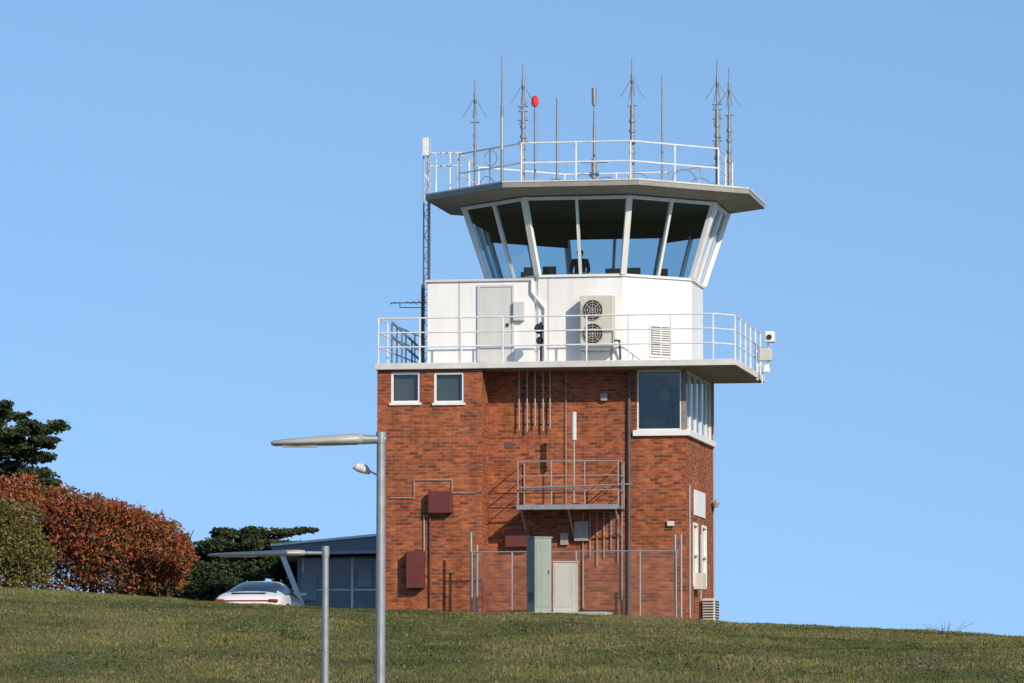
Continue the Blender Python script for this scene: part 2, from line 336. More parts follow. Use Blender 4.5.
# side lower windows
fr=[];pn=[];bl=[]
for o in lo:
    a,b,c,e=o[0]+YM,o[1]+YM,o[2],o[3]; x=XR-.03; w=.07
    fr+=[(x-.06,x+.05,a,a+w,c,e),(x-.06,x+.05,b-w,b,c,e),(x-.06,x+.05,a+w,b-w,c,c+w),(x-.06,x+.05,a+w,b-w,e-w,e),(x-.06,x+.05,a+w,b-w,(c+e)/2-.03,(c+e)/2+.03)]
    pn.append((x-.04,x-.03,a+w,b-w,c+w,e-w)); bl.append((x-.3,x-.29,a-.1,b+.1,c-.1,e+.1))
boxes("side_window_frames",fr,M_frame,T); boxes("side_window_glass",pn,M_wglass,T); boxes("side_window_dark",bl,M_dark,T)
# corner windows
xa=X48+opM[0][0]; w=.07; t0=ZT-.005
fr=[(xa,xa+w*.5,YM+.02,YM+.1,zsill+.02,t0),(xa+w*.5,XR-.15,YM+.02,YM+.1,t0-.06,t0),(xa+w*.5,XR-.15,YM+.02,YM+.1,zsill+.02,zsill+.06),
    (XR-.15,XR-.0,YM,YM+.12,zsill+.02,t0)]
for k,yy_ in enumerate([1.0,2.05,3.1,4.15,5.0]): fr.append((XR-.10,XR-.01,YM+yy_,YM+yy_+.12,zsill+.02,t0))
fr+=[(XR-.09,XR-.02,YM+.12,YM+5.0,t0-.06,t0),(XR-.09,XR-.02,YM+.12,YM+5.0,zsill+.02,zsill+.09)]
boxes("corner_window_frames",fr,M_frame,T)
boxes("corner_window_glass",[(xa+w*.5,XR-.15,YM+.05,YM+.056,zsill+.06,t0-.06),(XR-.06,XR-.054,YM+.12,YM+5.0,zsill+.09,t0-.06)],M_wglass,T)
boxes("corner_window_sill",[(xa-.1,XR+.1,YM-.1,YM-.002,zsill-.13,zsill+.02),(XR+.002,XR+.1,YM-.002,YM+5.2,zsill-.13,zsill+.02)],M_frame,T,bevel=.01)
M_room=pmat("room_wall",(.26,.19,.12),.8,var=.3)
boxes("corner_room",[(xa-.3,XR-.7,YM+1.8,YM+1.9,zsill-.3,ZT-.02),(xa-.3,XR-.15,YM+.2,YM+5.0,zsill-.35,zsill-.3),(xa-.4,xa-.32,YM+.2,YM+1.8,zsill-.3,ZT-.02)],M_room,T)
boxes("corner_room_ceiling",[(xa-.3,XR-.15,YM+.15,YM+5.0,ZT-.1,ZT-.03)],M_beige,T)
boxes("corner_room_desk",[(xa+.05,XR-.5,YM+.5,YM+.9,zsill-.3,zsill+.45),(xa+.2,xa+.55,YM+.4,YM+.45,zsill+.45,zsill+.75),(xa+.7,xa+.9,YM+1.0,YM+1.3,zsill+.1,zsill+1.0)],M_dark,T)
c=LF(655,393,YM+.04); 
disc("sticker_disc",(c[0],YM+1.78,c[1]+.06),.14,.03,(0,1,0),M_beige,T)  # disc added inside in place of a round reflecting sticker on the glass
# slab
SX0=XL-.05; SX1=LF(736,362,-3.75)[0]; SB=2.5
mesh("balcony_slab",[(SX0,-3.75,ZSB),(SX1-.0,-3.75,ZSB),(SX1,SB,ZSB),(SX0,SB,ZSB),(SX0,-3.75,ZS),(SX1,-3.75,ZS),(SX1,SB,ZS),(SX0,SB,ZS)],CF,M_slab,T,bevel=.012)
boxes("roof_back",[(SX0,XR,SB+.002,YB,ZSB,ZS)],M_slab,T)
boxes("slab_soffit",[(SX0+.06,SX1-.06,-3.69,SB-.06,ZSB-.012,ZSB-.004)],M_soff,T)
# upper storey
ZG0=LF(584,277,-2.60)[1]; ZE=LF(460,282,-2.62)[1]
OC=math.cos(math.pi/8)
def ov(R,z): return [Vector((R*math.cos(math.radians(-90+22.5+45*k)),R*math.sin(math.radians(-90+22.5+45*k)),z)) for k in range(-1,7)]
def ring(name,R0,z0,R1,z1,mat,parent,cap0=False,cap1=False):
    a=ov(R0,z0)+ov(R1,z1); f=[(k,(k+1)%8,8+(k+1)%8,8+k) for k in range(8)]
    if cap0:f.append(tuple(range(7,-1,-1)))
    if cap1:f.append(tuple(range(8,16)))
    return mesh(name,a,f,mat,parent)
RB=2.90; RT=3.58; RR=4.62
ring("cab_base_wall",RB,ZS+.002,RB,ZG0,M_white,T)
ring("cab_sill",RB+.06,ZG0,RB+.06,ZG0+.06,M_frame,T,True,True)
XW=LF(428,320,-2.6)[0]; apo=RB*OC
boxes("plant_room",[(XW,-1.21,-apo+.006,2.0,ZS+.002,ZE)],M_white,T)
boxes("plant_room_roof_edge",[(XW-.05,-1.22,-apo-.05,2.05,ZE+.001,ZE+.06)],M_slab,T)
yf=-apo
a=LF(480,361,yf); b=LF(512,287,yf)
boxes("door",[(a[0],b[0],yf-.03,yf-.004,ZS+.05,b[1])],M_door,T,bevel=.006)
boxes("door_frame",[(a[0]-.06,a[0]-.002,yf-.05,yf+.02,ZS+.02,b[1]+.06),(b[0]+.002,b[0]+.06,yf-.05,yf+.02,ZS+.02,b[1]+.06),(a[0]-.002,b[0]+.002,yf-.05,yf+.02,b[1]+.002,b[1]+.06)],M_door,T)
boxes("door_handle",[(b[0]-.14,b[0]-.08,yf-.07,yf-.03,ZS+1.0,ZS+1.08)],M_black,T)
x0=LF(459,300,yf)[0]
boxes("panel_joints",[(x0,x0+.015,yf-.006,yf+.01,ZS+.01,ZE-.01),(LF(548,300,yf)[0],LF(548,300,yf)[0]+.015,yf-.008,yf+.002,ZS+.01,ZG0)],M_pipe,T)
c0=LF(514,321,yf); c1=LF(525,302,yf); boxes("switch_box",[(c0[0],c1[0],yf-.14,yf-.002,c0[1],c1[1])],M_door,T,bevel=.01)
P=lambda u,v,y:(LF(u,v,y)[0],y,LF(u,v,y)[1])
tubes("cab_downpipe",[([P(532,280,yf-.06),P(532,292,yf-.06),P(545,308,yf-.06),P(545,360,yf-.06)],.035)],M_white,T)
# louvre on right front face
va=ov(RB,0); d12=(va[2]-va[1]).normalized(); n12=Vector((d12.y,-d12.x,0))
def onface(s,z,o): q=va[1]+d12*s+n12*o; return (q.x,q.y,z)
zl0=ZS+.25; zl1=ZS+1.0
lv=[];lf=[]
def fbox(s0,s1,z0,z1,o0,o1):
    k=len(lv); 
    for zz_ in (z0,z1): lv.extend([onface(s0,zz_,o1),onface(s1,zz_,o1),onface(s1,zz_,o0),onface(s0,zz_,o0)])
    lf.extend([tuple(i+k for i in q) for q in CF])
fbox(.86,1.5,zl0,zl1,.004,.012); mesh("louvre_back",lv,lf,M_pipe,T); lv=[];lf=[]
for k in range(11): fbox(.9,1.17,zl0+.05+k*.06,zl0+.075+k*.06,.014,.05); fbox(1.2,1.46,zl0+.05+k*.06,zl0+.075+k*.06,.014,.05)
fbox(.82,.86,zl0-.04,zl1+.04,.002,.05);fbox(1.5,1.54,zl0-.04,zl1+.04,.002,.05);fbox(.86,1.5,zl1,zl1+.04,.002,.05);fbox(.86,1.5,zl0-.04,zl0,.002,.05)
fbox(1.17,1.2,zl0,zl1,.012,.05)
mesh("louvre",lv,lf,M_frame,T)
# AC unit with two fans
a=LF(580,348,yf-.5); b=LF(613,295,yf-.5)
A=empty("split_air_conditioner"); A.parent=T
boxes("casing",[(a[0],b[0],yf-.48,yf-.12,a[1],b[1])],M_beige,A,bevel=.02)
hx=(a[0]*.62+b[0]*.38); H=b[1]-a[1]
for k,fz in enumerate((.27,.72)):
    cz_=a[1]+H*fz; disc("fan_opening",(hx,yf-.482,cz_),.27,.02,(0,1,0),M_black,A,28)
    tor=[([(hx+r*math.cos(t),yf-.505,cz_+r*math.sin(t)) for t in np.linspace(0,2*math.pi,25)],.006) for r in (.08,.14,.2,.26)]
    tor+=[([(hx,yf-.505,cz_),(hx+.27*math.cos(t),yf-.505,cz_+.27*math.sin(t))],.005) for t in np.linspace(0,5.5,8)]
    tubes("fan_grille",tor,M_beige,A,n=5)
boxes("bracket",[(a[0]-.02,b[0]+.02,yf-.46,yf-.002,a[1]-.06,a[1]-.004),(a[0]+.04,a[0]+.09,yf-.42,yf-.36,ZS,a[1]-.06),(b[0]-.09,b[0]-.04,yf-.42,yf-.36,ZS,a[1]-.06)],M_galv,A)
tubes("refrigerant_pipe",[([(b[0]-.03,yf-.3,a[1]+.2),(b[0]+.12,yf-.2,a[1]+.2),(b[0]+.12,yf-.05,ZS+.1)],.025)],M_black,A)
# cab structure
ZG1=LF(580,196,-RT*OC)[1]
g=ov(RB,ZG0+.06); h=ov(RT,ZG1)
V=[];Fc=[]
for k in range(8):
    V+=[g[k]*1.0,g[(k+1)%8],h[(k+1)%8],h[k]]; Fc.append((4*k,4*k+1,4*k+2,4*k+3))
mesh("cab_glazing",V,Fc,M_glass,T)
def beam(name,segs,mat,parent,w,dep):
    v=[];f=[]
    for a,b,nrm in segs:
        d=(b-a).normalized(); s=d.cross(nrm).normalized(); nn_=s.cross(d).normalized(); k=len(v)
        for p in (a,b):
            v+= [p-s*w/2-nn_*dep/2,p+s*w/2-nn_*dep/2,p+s*w/2+nn_*dep/2,p-s*w/2+nn_*dep/2]
        f+=[tuple(i+k for i in q) for q in CF]
    return mesh(name,v,f,mat,parent)
cs=[];ms=[];hs=[]
for k in range(8):
    a=g[k];b=h[k]; nr=Vector((a.x,a.y,0)).normalized(); cs.append((a+nr*.02,b+nr*.02,nr))
    a=(g[k]+g[(k+1)%8])/2; b=(h[k]+h[(k+1)%8])/2; nr=Vector((a.x,a.y,0)).normalized(); ms.append((a+nr*.01,b+nr*.01,nr))
    a,b=h[k],h[(k+1)%8]; m_=(a+b)/2; nr=Vector((m_.x,m_.y,0)).normalized(); dz=Vector((0,0,-.05)); hs.append((a+dz+nr*.015,b+dz+nr*.015,nr))
beam("corner_mullions",cs,M_frame,T,.15,.12); beam("centre_mullions",ms,M_frame,T,.07,.10); beam("head_frames",hs,M_frame,T,.08,.08)
ZR=LF(638,178.5,-4.2)[1]
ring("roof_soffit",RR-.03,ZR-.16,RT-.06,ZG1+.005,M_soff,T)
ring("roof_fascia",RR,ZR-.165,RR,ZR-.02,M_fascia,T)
ring("roof_edge_flashing",RR+.015,ZR-.04,RR+.015,ZR,M_slab,T,True,True)
ring("cab_ceiling",RT-.05,ZG1-.015,RT-.05,ZG1-.005,M_dark,T,True,True)
# interior
ZF=ZG0-.75
ring("cab_floor",RB-.05,ZF-.1,RB-.05,ZF,M_dark,T,True,True)
ring("cab_console",2.55,ZG0-.02,1.9,ZG0+.02,M_dark,T)
mon=[]
for (x,y,w_,hh_) in [(-1.55,-1.2,.4,.34),(-.95,-1.9,.35,.28),(.75,-1.9,.45,.2),(1.2,-1.6,.4,.24),(1.8,-.6,.35,.3),(-1.9,.2,.35,.36),(.1,1.9,.4,.2),(.9,1.8,.4,.22),(-1.0,1.8,.4,.24),(-.3,1.9,.3,.3),(1.5,1.2,.4,.25),(-1.7,1.1,.4,.4)]:
    mon+=[(x-w_/2,x+w_/2,y,y+.05,ZG0+.08,ZG0+.08+hh_),(x-.04,x+.04,y+.02,y+.06,ZG0,ZG0+.08)]
boxes("monitors",mon,M_black,T)
# roller shades at the head of the rear windows
V=[];Fc=[]
for k,dp in ((2,.30),(3,.30),(4,.22),(5,.34),(6,.2)):
    m0=g[k]*.985; m0.z=g[k].z; m1=g[(k+1)%8]*.985; m1.z=g[k].z
    c_=h[k]*.985; c_.z=h[k].z-.02; d_=h[(k+1)%8]*.985; d_.z=h[k].z-.02
    m0=c_.lerp(m0,dp); m1=d_.lerp(m1,dp)
    j=len(V); V+=[m0,m1,d_,c_]; Fc.append((j,j+1,j+2,j+3))
mesh("roller_shades",V,Fc,M_shade,T)
# ------------------------------------------------------------ railings
def railing(name,pts,heights,posts_every,r=.022,rp=.025,mat=M_rail,parent=T,closed=False):
    ps=[];P_=[Vector(p) for p in pts]
    if closed:P_.append(P_[0])
    for hgt in heights: ps.append(([p+Vector((0,0,hgt)) for p in P_],r))
    for i in range(len(P_)-1):
        L=(P_[i+1]-P_[i]).length; nn_=max(1,round(L/posts_every))
        for k in range(nn_+(1 if (i==len(P_)-2 and not closed) else 0)):
            q=P_[i].lerp(P_[i+1],k/nn_); ps.append(([q,q+Vector((0,0,max(heights)))],rp))
    return tubes(name,ps,mat,parent,n=8)
rh=LF(556,316,-3.65)[1]-ZS; rx1=LF(713,340,-3.65)[0]
railing("balcony_railing",[(SX0+.08,SB-.1,ZS),(SX0+.08,-3.66,ZS),(rx1,-3.66,ZS),(SX1-.12,-3.0,ZS),(SX1-.12,SB-.1,ZS)],[rh,rh*.68,rh*.36],1.12,r=.021,rp=.023)
rt=ov(3.72,ZR)
railing("roof_railing",[rt[k] for k in range(8)],[LF(580,142,-3.4)[1]-ZR,(LF(580,142,-3.4)[1]-ZR)*.52],1.25,r=.022,rp=.024,closed=True)
# roof access lattice at left
ly_=-1.0
zb=LF(428,138,-1)[1]
lx_=LF(427,240,ly_)[0]
pp=[([(lx_-.09,ly_,ZS),(lx_-.09,ly_,zb)],.022),([(lx_+.07,ly_+.0,ZS),(lx_+.07,ly_,zb)],.022),([(lx_,ly_+.15,ZS),(lx_,ly_+.15,zb)],.018)]
z=ZS+.2;s=1
while z<zb-.2:
    pp.append(([(lx_-.09*s,ly_,z),(lx_+.07*s,ly_,z+.28)],.010)); pp.append(([(lx_-.09,ly_,z),(lx_+.07,ly_,z)],.010)); z+=.28; s=-s
tubes("lattice_mast",pp,M_galv,T,n=6)
pq=[]
for hh_ in (LF(445,153,ly_)[1],LF(445,166,ly_)[1]): pq.append(([(lx_+.1,ly_,hh_),(LF(462,150,ly_)[0],ly_,hh_)],.024))
for u in (436,450,458): pq.append(([P(u,153,ly_),(P(u,153,ly_)[0],ly_,ZR)],.022))
tubes("roof_access_rails",pq,M_rail,T)
boxes("white_antenna_panel",[(lx_-.10,lx_+.06,ly_-.12,ly_-.04,LF(428,156,ly_)[1],LF(428,138,ly_)[1])],M_rail,T)
# yagi
yg=empty("yagi_antenna"); yg.parent=T
z=LF(405,303,ly_)[1]; xg0=LF(391,303,ly_)[0]
q=[([(xg0,ly_-.05,z),(lx_,ly_-.05,z)],.014)]
for k in range(6): xx_=xg0+.05+k*.15; q.append(([(xx_,ly_-.35,z-.06+.02*k),(xx_,ly_+.25,z+.06-.02*k)],.009))
q.append(([(xg0+.25,ly_-.05,z),(xg0+.25,ly_-.05,z-.12),(lx_,ly_-.05,z-.14)],.012))
tubes("boom_and_elements",q,M_black,yg,n=6)
# stair at left of balcony
q=[]
for dy in (0,.6):
    q.append(([P(392,322,-2.0+dy),P(424,352,-2.0+dy)],.03)); q.append(([P(392,336,-2.0+dy),P(420,360,-2.0+dy)],.03))
    for u in (392,402,412,422): q.append(([P(u,322+(u-392)*.9,-2.0+dy),(P(u,300,-2.0+dy)[0],-2.0+dy,ZS)],.022))
tubes("balcony_stair_rail",q,M_blue,T)
boxes("service_riser",[(lx_+.06,lx_+.14,-2.1,-2.0,ZS,ZE)],M_dkpipe,T)
# camera cluster at right end of balcony
cc=empty("security_camera_mast"); cc.parent=T
yc=.9
def PX(u,v,y=yc): return P(u,v,y)
tubes("post",[([PX(757,380),PX(757,345)],.035),([PX(757,350),PX(771,350)],.03),([PX(757,366),PX(768,366)],.025),([PX(768,366),PX(768,335)],.025),([PX(762,366),PX(762,384)],.02)],M_rail,cc)
a=PX(766,343);b=PX(775,332); boxes("camera_housing",[(a[0],b[0],yc-.3,yc+.1,a[2],b[2])],M_white,cc,bevel=.03)
a=PX(760,361);b=PX(772,349); boxes("junction_box",[(a[0],b[0],yc-.12,yc+.1,a[2],b[2])],M_beige,cc,bevel=.02)
disc("camera_lens",(PX(770.5,338)[0],yc-.31,PX(770,338)[2]),.07,.04,(0,1,0),M_black,cc)
tubes("dome_camera",[([PX(766,372),PX(766,365)],[.11,.08])],M_white,cc,n=14)
sr=PX(541,333,-3.5); tubes("rail_light",[([(sr[0],-3.5,ZS),(sr[0],-3.5,sr[2]+.28)],.03),([(sr[0]-.02,-3.62,sr[2]+.1),(sr[0]-.02,-3.4,sr[2]+.1)],[.14,.12]),([(sr[0]-.02,-3.58,sr[2]-.2),(sr[0]-.02,-3.42,sr[2]-.2)],[.10,.08])],M_black,T,n=14)
# ------------------------------------------------------------ antennas
an=empty("antenna_array"); an.parent=T
AN=[(475,80,178,.014,.03,-2.2,1),(502,55,178,.016,.04,-2.9,0),(523,64,178,.016,.05,-2.5,2),(557,98,178,.022,.032,-2.0,0),(594,88,178,.016,.035,-3.0,3),(632,58,178,.017,.055,-3.2,1),(662,75,178,.016,.025,-2.3,0),(717,60,180,.016,.055,-1.3,2),(729,68,182,.016,.05,-.8,1)]
tp=[]
for (u,v0,v1,r0,r1,y,kind) in AN:
    x,zt=LF(u,v0,y); zb_=ZR-.02; zm=zb_+(zt-zb_)*.62
    tp.append(([(x,y,zb_),(x,y,zm)],r1)); 
    tp.append(([(x,y,zm),(x,y,zt)],[max(r0*1.5,.02),r0]))
    if kind in(1,2):
        zh=zb_+(zt-zb_)*.84; L=.50
        for k in range(4):
            a_=k*math.pi/2+.35; tp.append(([(x,y,zh),(x+.31*math.cos(a_),y+.31*math.sin(a_),zh-L)],.0095))
        tp.append(([(x,y,zh-.16),(x,y,zh+.12)],.038)); tp.append(([(x-.12,y,zm),(x+.12,y,zm)],.016))
        for zz_ in (.25,.33,.42,.5): tp.append(([(x,y,zb_+(zt-zb_)*zz_-.04),(x,y,zb_+(zt-zb_)*zz_+.04)],r1*1.5))
    if kind==2:
        for zz_ in (.38,.55,.66): tp.append(([(x-.13,y,zb_+(zt-zb_)*zz_),(x+.13,y,zb_+(zt-zb_)*zz_)],.018)); tp.append(([(x-.1,y,zb_+(zt-zb_)*zz_-.1),(x+.1,y,zb_+(zt-zb_)*zz_+.1)],.014))
    if kind==3:
        tp.append(([(x,y,zt-.45),(x,y,zt)],.062)); tp.append(([(x-.35,y,zb_+.62),(x+.35,y,zb_+.62)],.03)); tp.append(([(x-.12,y,zb_+.3),(x+.12,y,zb_+.3)],.06)); tp.append(([(x,y,zb_+.2),(x,y,zb_+.7)],.07))
    if kind!=0:
        tp.append(([(x,y,zb_),(x,y,zb_+.12)],.1))
tubes("masts",tp,M_ant,an,n=8)
x,z=LF(502,100,-2.9); tubes("thick_dipole",[([(x,-2.9,LF(502,150,-2.9)[1]),(x,-2.9,LF(502,118,-2.9)[1])],.042)],M_galv,an)
x,z=LF(535,106,-2.6); tubes("beacon_pole",[([(x,-2.6,ZR),(x,-2.6,z)],.03)],M_ant,an)
tubes("obstruction_light",[([(x,-2.6,z),(x,-2.6,z+.06)],.09),([(x,-2.6,z+.06),(x,-2.6,z+.2),(x,-2.6,z+.27)],[.10,.09,.04])],M_redlamp,an,n=14)
cb=[]
for (u0,aa,ww) in ((487,.3,.2),(556,.22,.35),(584,.34,.3),(606,.2,.28),(638,.3,.3),(684,.34,.32),(700,.2,.25)):
    y=-2.9+rng.random()*.8; x,z=LF(u0,168,y); pts=[]
    for t in np.linspace(0,1,11): pts.append((x+ww*math.cos(t*3.3),y+.1*t,ZR+.03+ aa*abs(math.sin(t*3.1))))
    cb.append((pts,.011))
x,z=LF(491,158,-2.8); cb.append(([(x+.16*math.cos(t),-2.8,z+.2*math.sin(t)) for t in np.linspace(0,6.3,16)],.011))
tubes("cable_loops",cb,M_ant,an,n=5)
# ------------------------------------------------------------ wall services (front wall)
y=YM-.06; pp=[]
for u,ve in ((519,430),(527,432),(535,426),(543,431),(550,429)): pp.append(([P(u,371,y-.06),P(u,ve,y-.06)],.021))
for u in (519,527,535,543,550):
    for vb in (386,404,422): pp.append(([P(u-1.6,vb,y-.03),P(u+1.6,vb,y-.03)],.02))
for u in (583,590,597,604,611,618): pp.append(([P(u,512,y),P(u,548+((u*7)%19),y)],.014))
pp+= [([P(583,560,y),P(583,610,y)],.02),([P(566,505,y),P(566,372,y)],.010)]
tubes("wall_conduits",pp,M_pipe,T)
tubes("downpipe",[([P(629,371,y),P(629,620,y)],.045)],M_dkpipe,T)
tubes("thin_cable",[([P(622,460,y),P(622,600,y)],.014)],M_pipe,T)
yp=YM-1.0
tubes("whip_antenna_on_wall",[([P(574,440,yp),P(574,503,yp)],.02)],M_galv,T); tubes("whip_radome",[([P(574,412,yp),P(574,440,yp)],.065)],M_door,T,n=12)
pf=empty("service_platform"); pf.parent=T
a=P(517,507,yp); b=P(619,507,yp); zd=a[2]
boxes("deck",[(a[0],b[0],yp-.05,YM-.004,zd-.05,zd+.0)],M_galv,pf)
boxes("toe_board",[(a[0],b[0],yp-.07,yp-.052,zd-.07,zd+.05)],M_galv,pf)
zt=LF(560,461,yp)[1]-zd
railing("guard_rail",[(a[0]+.02,YM-.05,zd),(a[0]+.02,yp,zd),(b[0]-.02,yp,zd),(b[0]-.02,YM-.05,zd)],[zt,zt*.68,zt*.36],.9,r=.014,rp=.016,mat=M_pipe,parent=pf)
q=[([(xx_,yp,zd-.05),(xx_,YM,zd-.75)],.025) for xx_ in (a[0]+.1,(a[0]+b[0])/2,b[0]-.1)]
tubes("brackets",q,M_pipe,pf)
tubes("cable_tray_arm",[([P(520,488,yp-.1),P(633,484,yp-.1)],.022),([P(600,486,yp-.1),(P(600,486,yp)[0],YM,P(600,486,yp)[2])],.02)],M_galv,T)
def wbox(name,u0,u1,v0,v1,y,dep,mat,bev=.01):
    a=LF(u0,v1,y-dep); b=LF(u1,v0,y-dep); return boxes(name,[(a[0],b[0],y-dep,y-.003,a[1],b[1])],mat,T,bevel=bev)
wbox("red_switch_box",428,451,491,513,YL,.25,M_red); wbox("red_meter_box",406,423,551,588,YL,.3,M_red)
wbox("platform_shadow_block",505,530,529,547,YM,.25,M_red)  # dark red block standing in for the service platform's cast shadow on the brick
wbox("grey_box",574,588,521,541,YM,.15,M_pipe); wbox("small_box",560,568,533,545,YM,.1,M_pipe)
wbox("bulkhead_lamp",600,607,393,401,YM,.12,M_pipe,.03)
tubes("annex_conduits",[([P(390,498,YL-.03),P(414,498,YL-.03),P(414,480,YL-.03),P(452,480,YL-.03),P(452,493,YL-.03),P(476,493,YL-.03)],.014),([P(424,515,YL-.03),P(424,551,YL-.03)],.02)],M_pipe,T,n=6)
tubes("annex_red_pipe",[([P(430,513,YL-.04),P(430,606,YL-.04)],.03)],M_red,T)
wbox("wall_switch",667,674,521,526,YM,.08,M_door)
wbox("vent",505,513,442,448,YM,.02,M_dkpipe,.002)
# side wall items
boxes("wall_sign",[(XR+.003,XR+.03,-1.2,.9,LX(700,517,XR)[1],LX(700,492,XR)[1])],M_white,T)
boxes("side_meter_box",[(XR+.003,XR+.25,-1.3,-.7,LX(697,590,XR)[1],LX(697,574,XR)[1])],M_beige,T,bevel=.01)
tubes("side_conduits",[([(XR+.03,yq,za_),(XR+.03,yq,zb__)],.03) for yq,za_,zb__ in ((-2.2,-.6,3.2),(-.1,-.6,2.0),(2.5,-.6,ZT))],M_pipe,T)
zq=LX(716,505,XR)[1]
tubes("side_lamp",[([(XR,2.3,zq),(XR+.12,2.3,zq),(XR+.12,2.3,zq+.1)],.03),([(XR+.12,2.3,zq-.12),(XR+.12,2.3,zq+.02)],[.06,.11])],M_pipe,T,n=12)
A2=empty("ground_air_conditioner"); A2.parent=T
zb0=LX(705,620,XR+.4)[1]; boxes("casing",[(XR+.10,XR+.42,-.3,.6,zb0-.1,zb0+.6)],M_beige,A2,bevel=.02)
boxes("grille",[(XR+.13,XR+.39,-.318,-.304,zb0+.02+.07*k,zb0+.05+.07*k) for k in range(8)]+[(XR+.424,XR+.44,-.2,.5,zb0+.02+.07*k,zb0+.05+.07*k) for k in range(8)],M_black,A2)
# wall lamp at left corner
wl=empty("wall_lamp"); wl.parent=T
tubes("arm",[([P(377,475,YL+.5),P(368,470,YL+.5),P(362,468,YL+.5)],.025)],M_rail,wl); tubes("head",[([P(353,467,YL+.5),P(357,467,YL+.5),P(364,469,YL+.5),P(370,473,YL+.5)],[.05,.11,.13,.05])],M_rail,wl,n=14)
# ------------------------------------------------------------ cabinets, fence
def toW(x,y,z): return TC+ex*x+ey*y+Vector((0,0,z))
yc=-6.6; a=LF(539,612,yc); b=LF(539,537,yc)
c1=empty("electrical_cabinet",toW(a[0],yc,0),math.radians(24)); hz=b[1]; bz=a[1]
boxes("body",[(-.23,.23,-.25,.25,-.9,hz-.03)],M_green,c1,bevel=.015); boxes("lid",[(-.25,.25,-.27,.27,hz-.03,hz)],M_green,c1)
boxes("door_panel",[(-.19,.19,-.262,-.253,bz+.12,hz-.12)],M_green,c1,bevel=.003); boxes("handle",[(.13,.15,-.28,-.262,(bz+hz)/2,(bz+hz)/2+.10)],M_black,c1)
boxes("side_vent",[(-.245,-.232,-.15,.15,bz+.25+.05*k,bz+.27+.05*k) for k in range(5)],M_dkpipe,c1)
c2=empty("electrical_cabinet",TC,TA); a=LF(552.5,611,yc); b=LF(575,561,yc)
boxes("body",[(a[0]+.01,b[0],yc,yc+.5,-.9,b[1]-.03)],M_cream,c2,bevel=.015); boxes("lid",[(a[0]+.01,b[0]+.02,yc-.02,yc+.52,b[1]-.028,b[1])],M_cream,c2)
boxes("door_panel",[(a[0]+.06,b[0]-.05,yc-.009,yc-.003,a[1]+.1,b[1]-.1)],M_cream,c2)
pd=empty("concrete_pad",TC,TA); a=LF(503,612,-7.0); b=LF(606,612,-7.0)
boxes("slab",[(a[0],b[0],-7.0,-5.9,-.9,a[1]-.0)],M_conc,pd,bevel=.02)
fe=empty("chain_link_fence",TC,TA); yfn=-4.55
f0=LF(471,552,yfn); f1=LF(678,552,yfn); zt=f0[1]
q=[([(f0[0],yfn,zt),(f1[0],yfn,zt)],.016)]
for u in (472,512,576,640,676): xq=LF(u,552,yfn)[0]; q.append(([(xq,yfn,-1),(xq,yfn,zt)],.024))
for u,v in ((471,532),(477,545),(675,534),(681,534)): xq,zq=LF(u,v,yfn); q.append(([(xq,yfn+.03,-1),(xq,yfn+.03,zq)],.028))
tubes("posts_and_rail",q,M_galv,fe)
dx=.07; H=zt+.6; q=[]
xk=f0[0]-H
while xk<f1[0]:
    for sg in (1,-1):
        xa_=xk if sg>0 else xk+H; xb_=xk+H if sg>0 else xk
        lo_,hi_=0.,1.
        if xb_>xa_: lo_=max(0,(f0[0]-xa_)/(xb_-xa_)); hi_=min(1,(f1[0]-xa_)/(xb_-xa_))
        else: lo_=max(0,(xa_-f1[0])/(xa_-xb_)); hi_=min(1,(xa_-f0[0])/(xa_-xb_))
        if hi_>lo_: q.append(([(xa_+(xb_-xa_)*lo_,yfn-.03,-.6+H*lo_),(xa_+(xb_-xa_)*hi_,yfn-.03,-.6+H*hi_)],.0018))
    xk+=dx
tubes("wire_mesh",q,M_galv,fe,n=3)
# ------------------------------------------------------------ controller (person) in cab
pe=empty("air_traffic_controller"); pe.parent=T
px_,pz_=LF(580,249,-.9); ht=1.72; zf=pz_-ht
boxes("footstool",[(px_-.35,px_+.35,-1.2,-.6,ZF,max(ZF+.02,zf))],M_dark,pe)
def skin(name,verts,edges,rad,mat,parent,root=0,sub=2):
    me=bpy.data.meshes.new(name); me.from_pydata(verts,edges,[]); me.update(); o=bpy.data.objects.new(name,me); sc.collection.objects.link(o); o.parent=parent
    o.modifiers.new("skin","SKIN"); 
    for i,r in enumerate(rad): me.skin_vertices[0].data[i].radius=(r,r); me.skin_vertices[0].data[i].use_root=(i==root)
    s=o.modifiers.new("sub","SUBSURF"); s.levels=sub; s.render_levels=sub; me.materials.append(mat); return o
M_shirt=pmat("navy_shirt",(.03,.035,.05),.8); M_skin=pmat("skin",(.35,.2,.14),.5); M_hair=pmat("dark_hair",(.02,.015,.012),.6)
X0,Y0=px_,-.9
vs=[(0,0,.95),(0,0,1.15),(0,0,1.36),(0,0,1.46),(-.18,0,1.40),(.18,0,1.40),(-.24,-.05,1.12),(.25,-.06,1.12),(-.16,-.28,1.05),(.2,-.3,1.06),(-.10,0,.90),(.10,0,.90),(-.11,-.02,.48),(.11,-.02,.48),(-.11,.03,.08),(.11,.03,.08),(-.12,-.14,.03),(.12,-.14,.03)]
ed=[(0,1),(1,2),(2,3),(2,4),(2,5),(4,6),(5,7),(6,8),(7,9),(0,10),(0,11),(10,12),(11,13),(12,14),(13,15),(14,16),(15,17)]
rd_=[.13,.14,.15,.06,.075,.075,.045,.045,.032,.032,.09,.09,.06,.06,.045,.045,.035,.035]
skin("body",[(X0+a,Y0+b,zf+c) for a,b,c in vs],ed,rd_,M_shirt,pe)
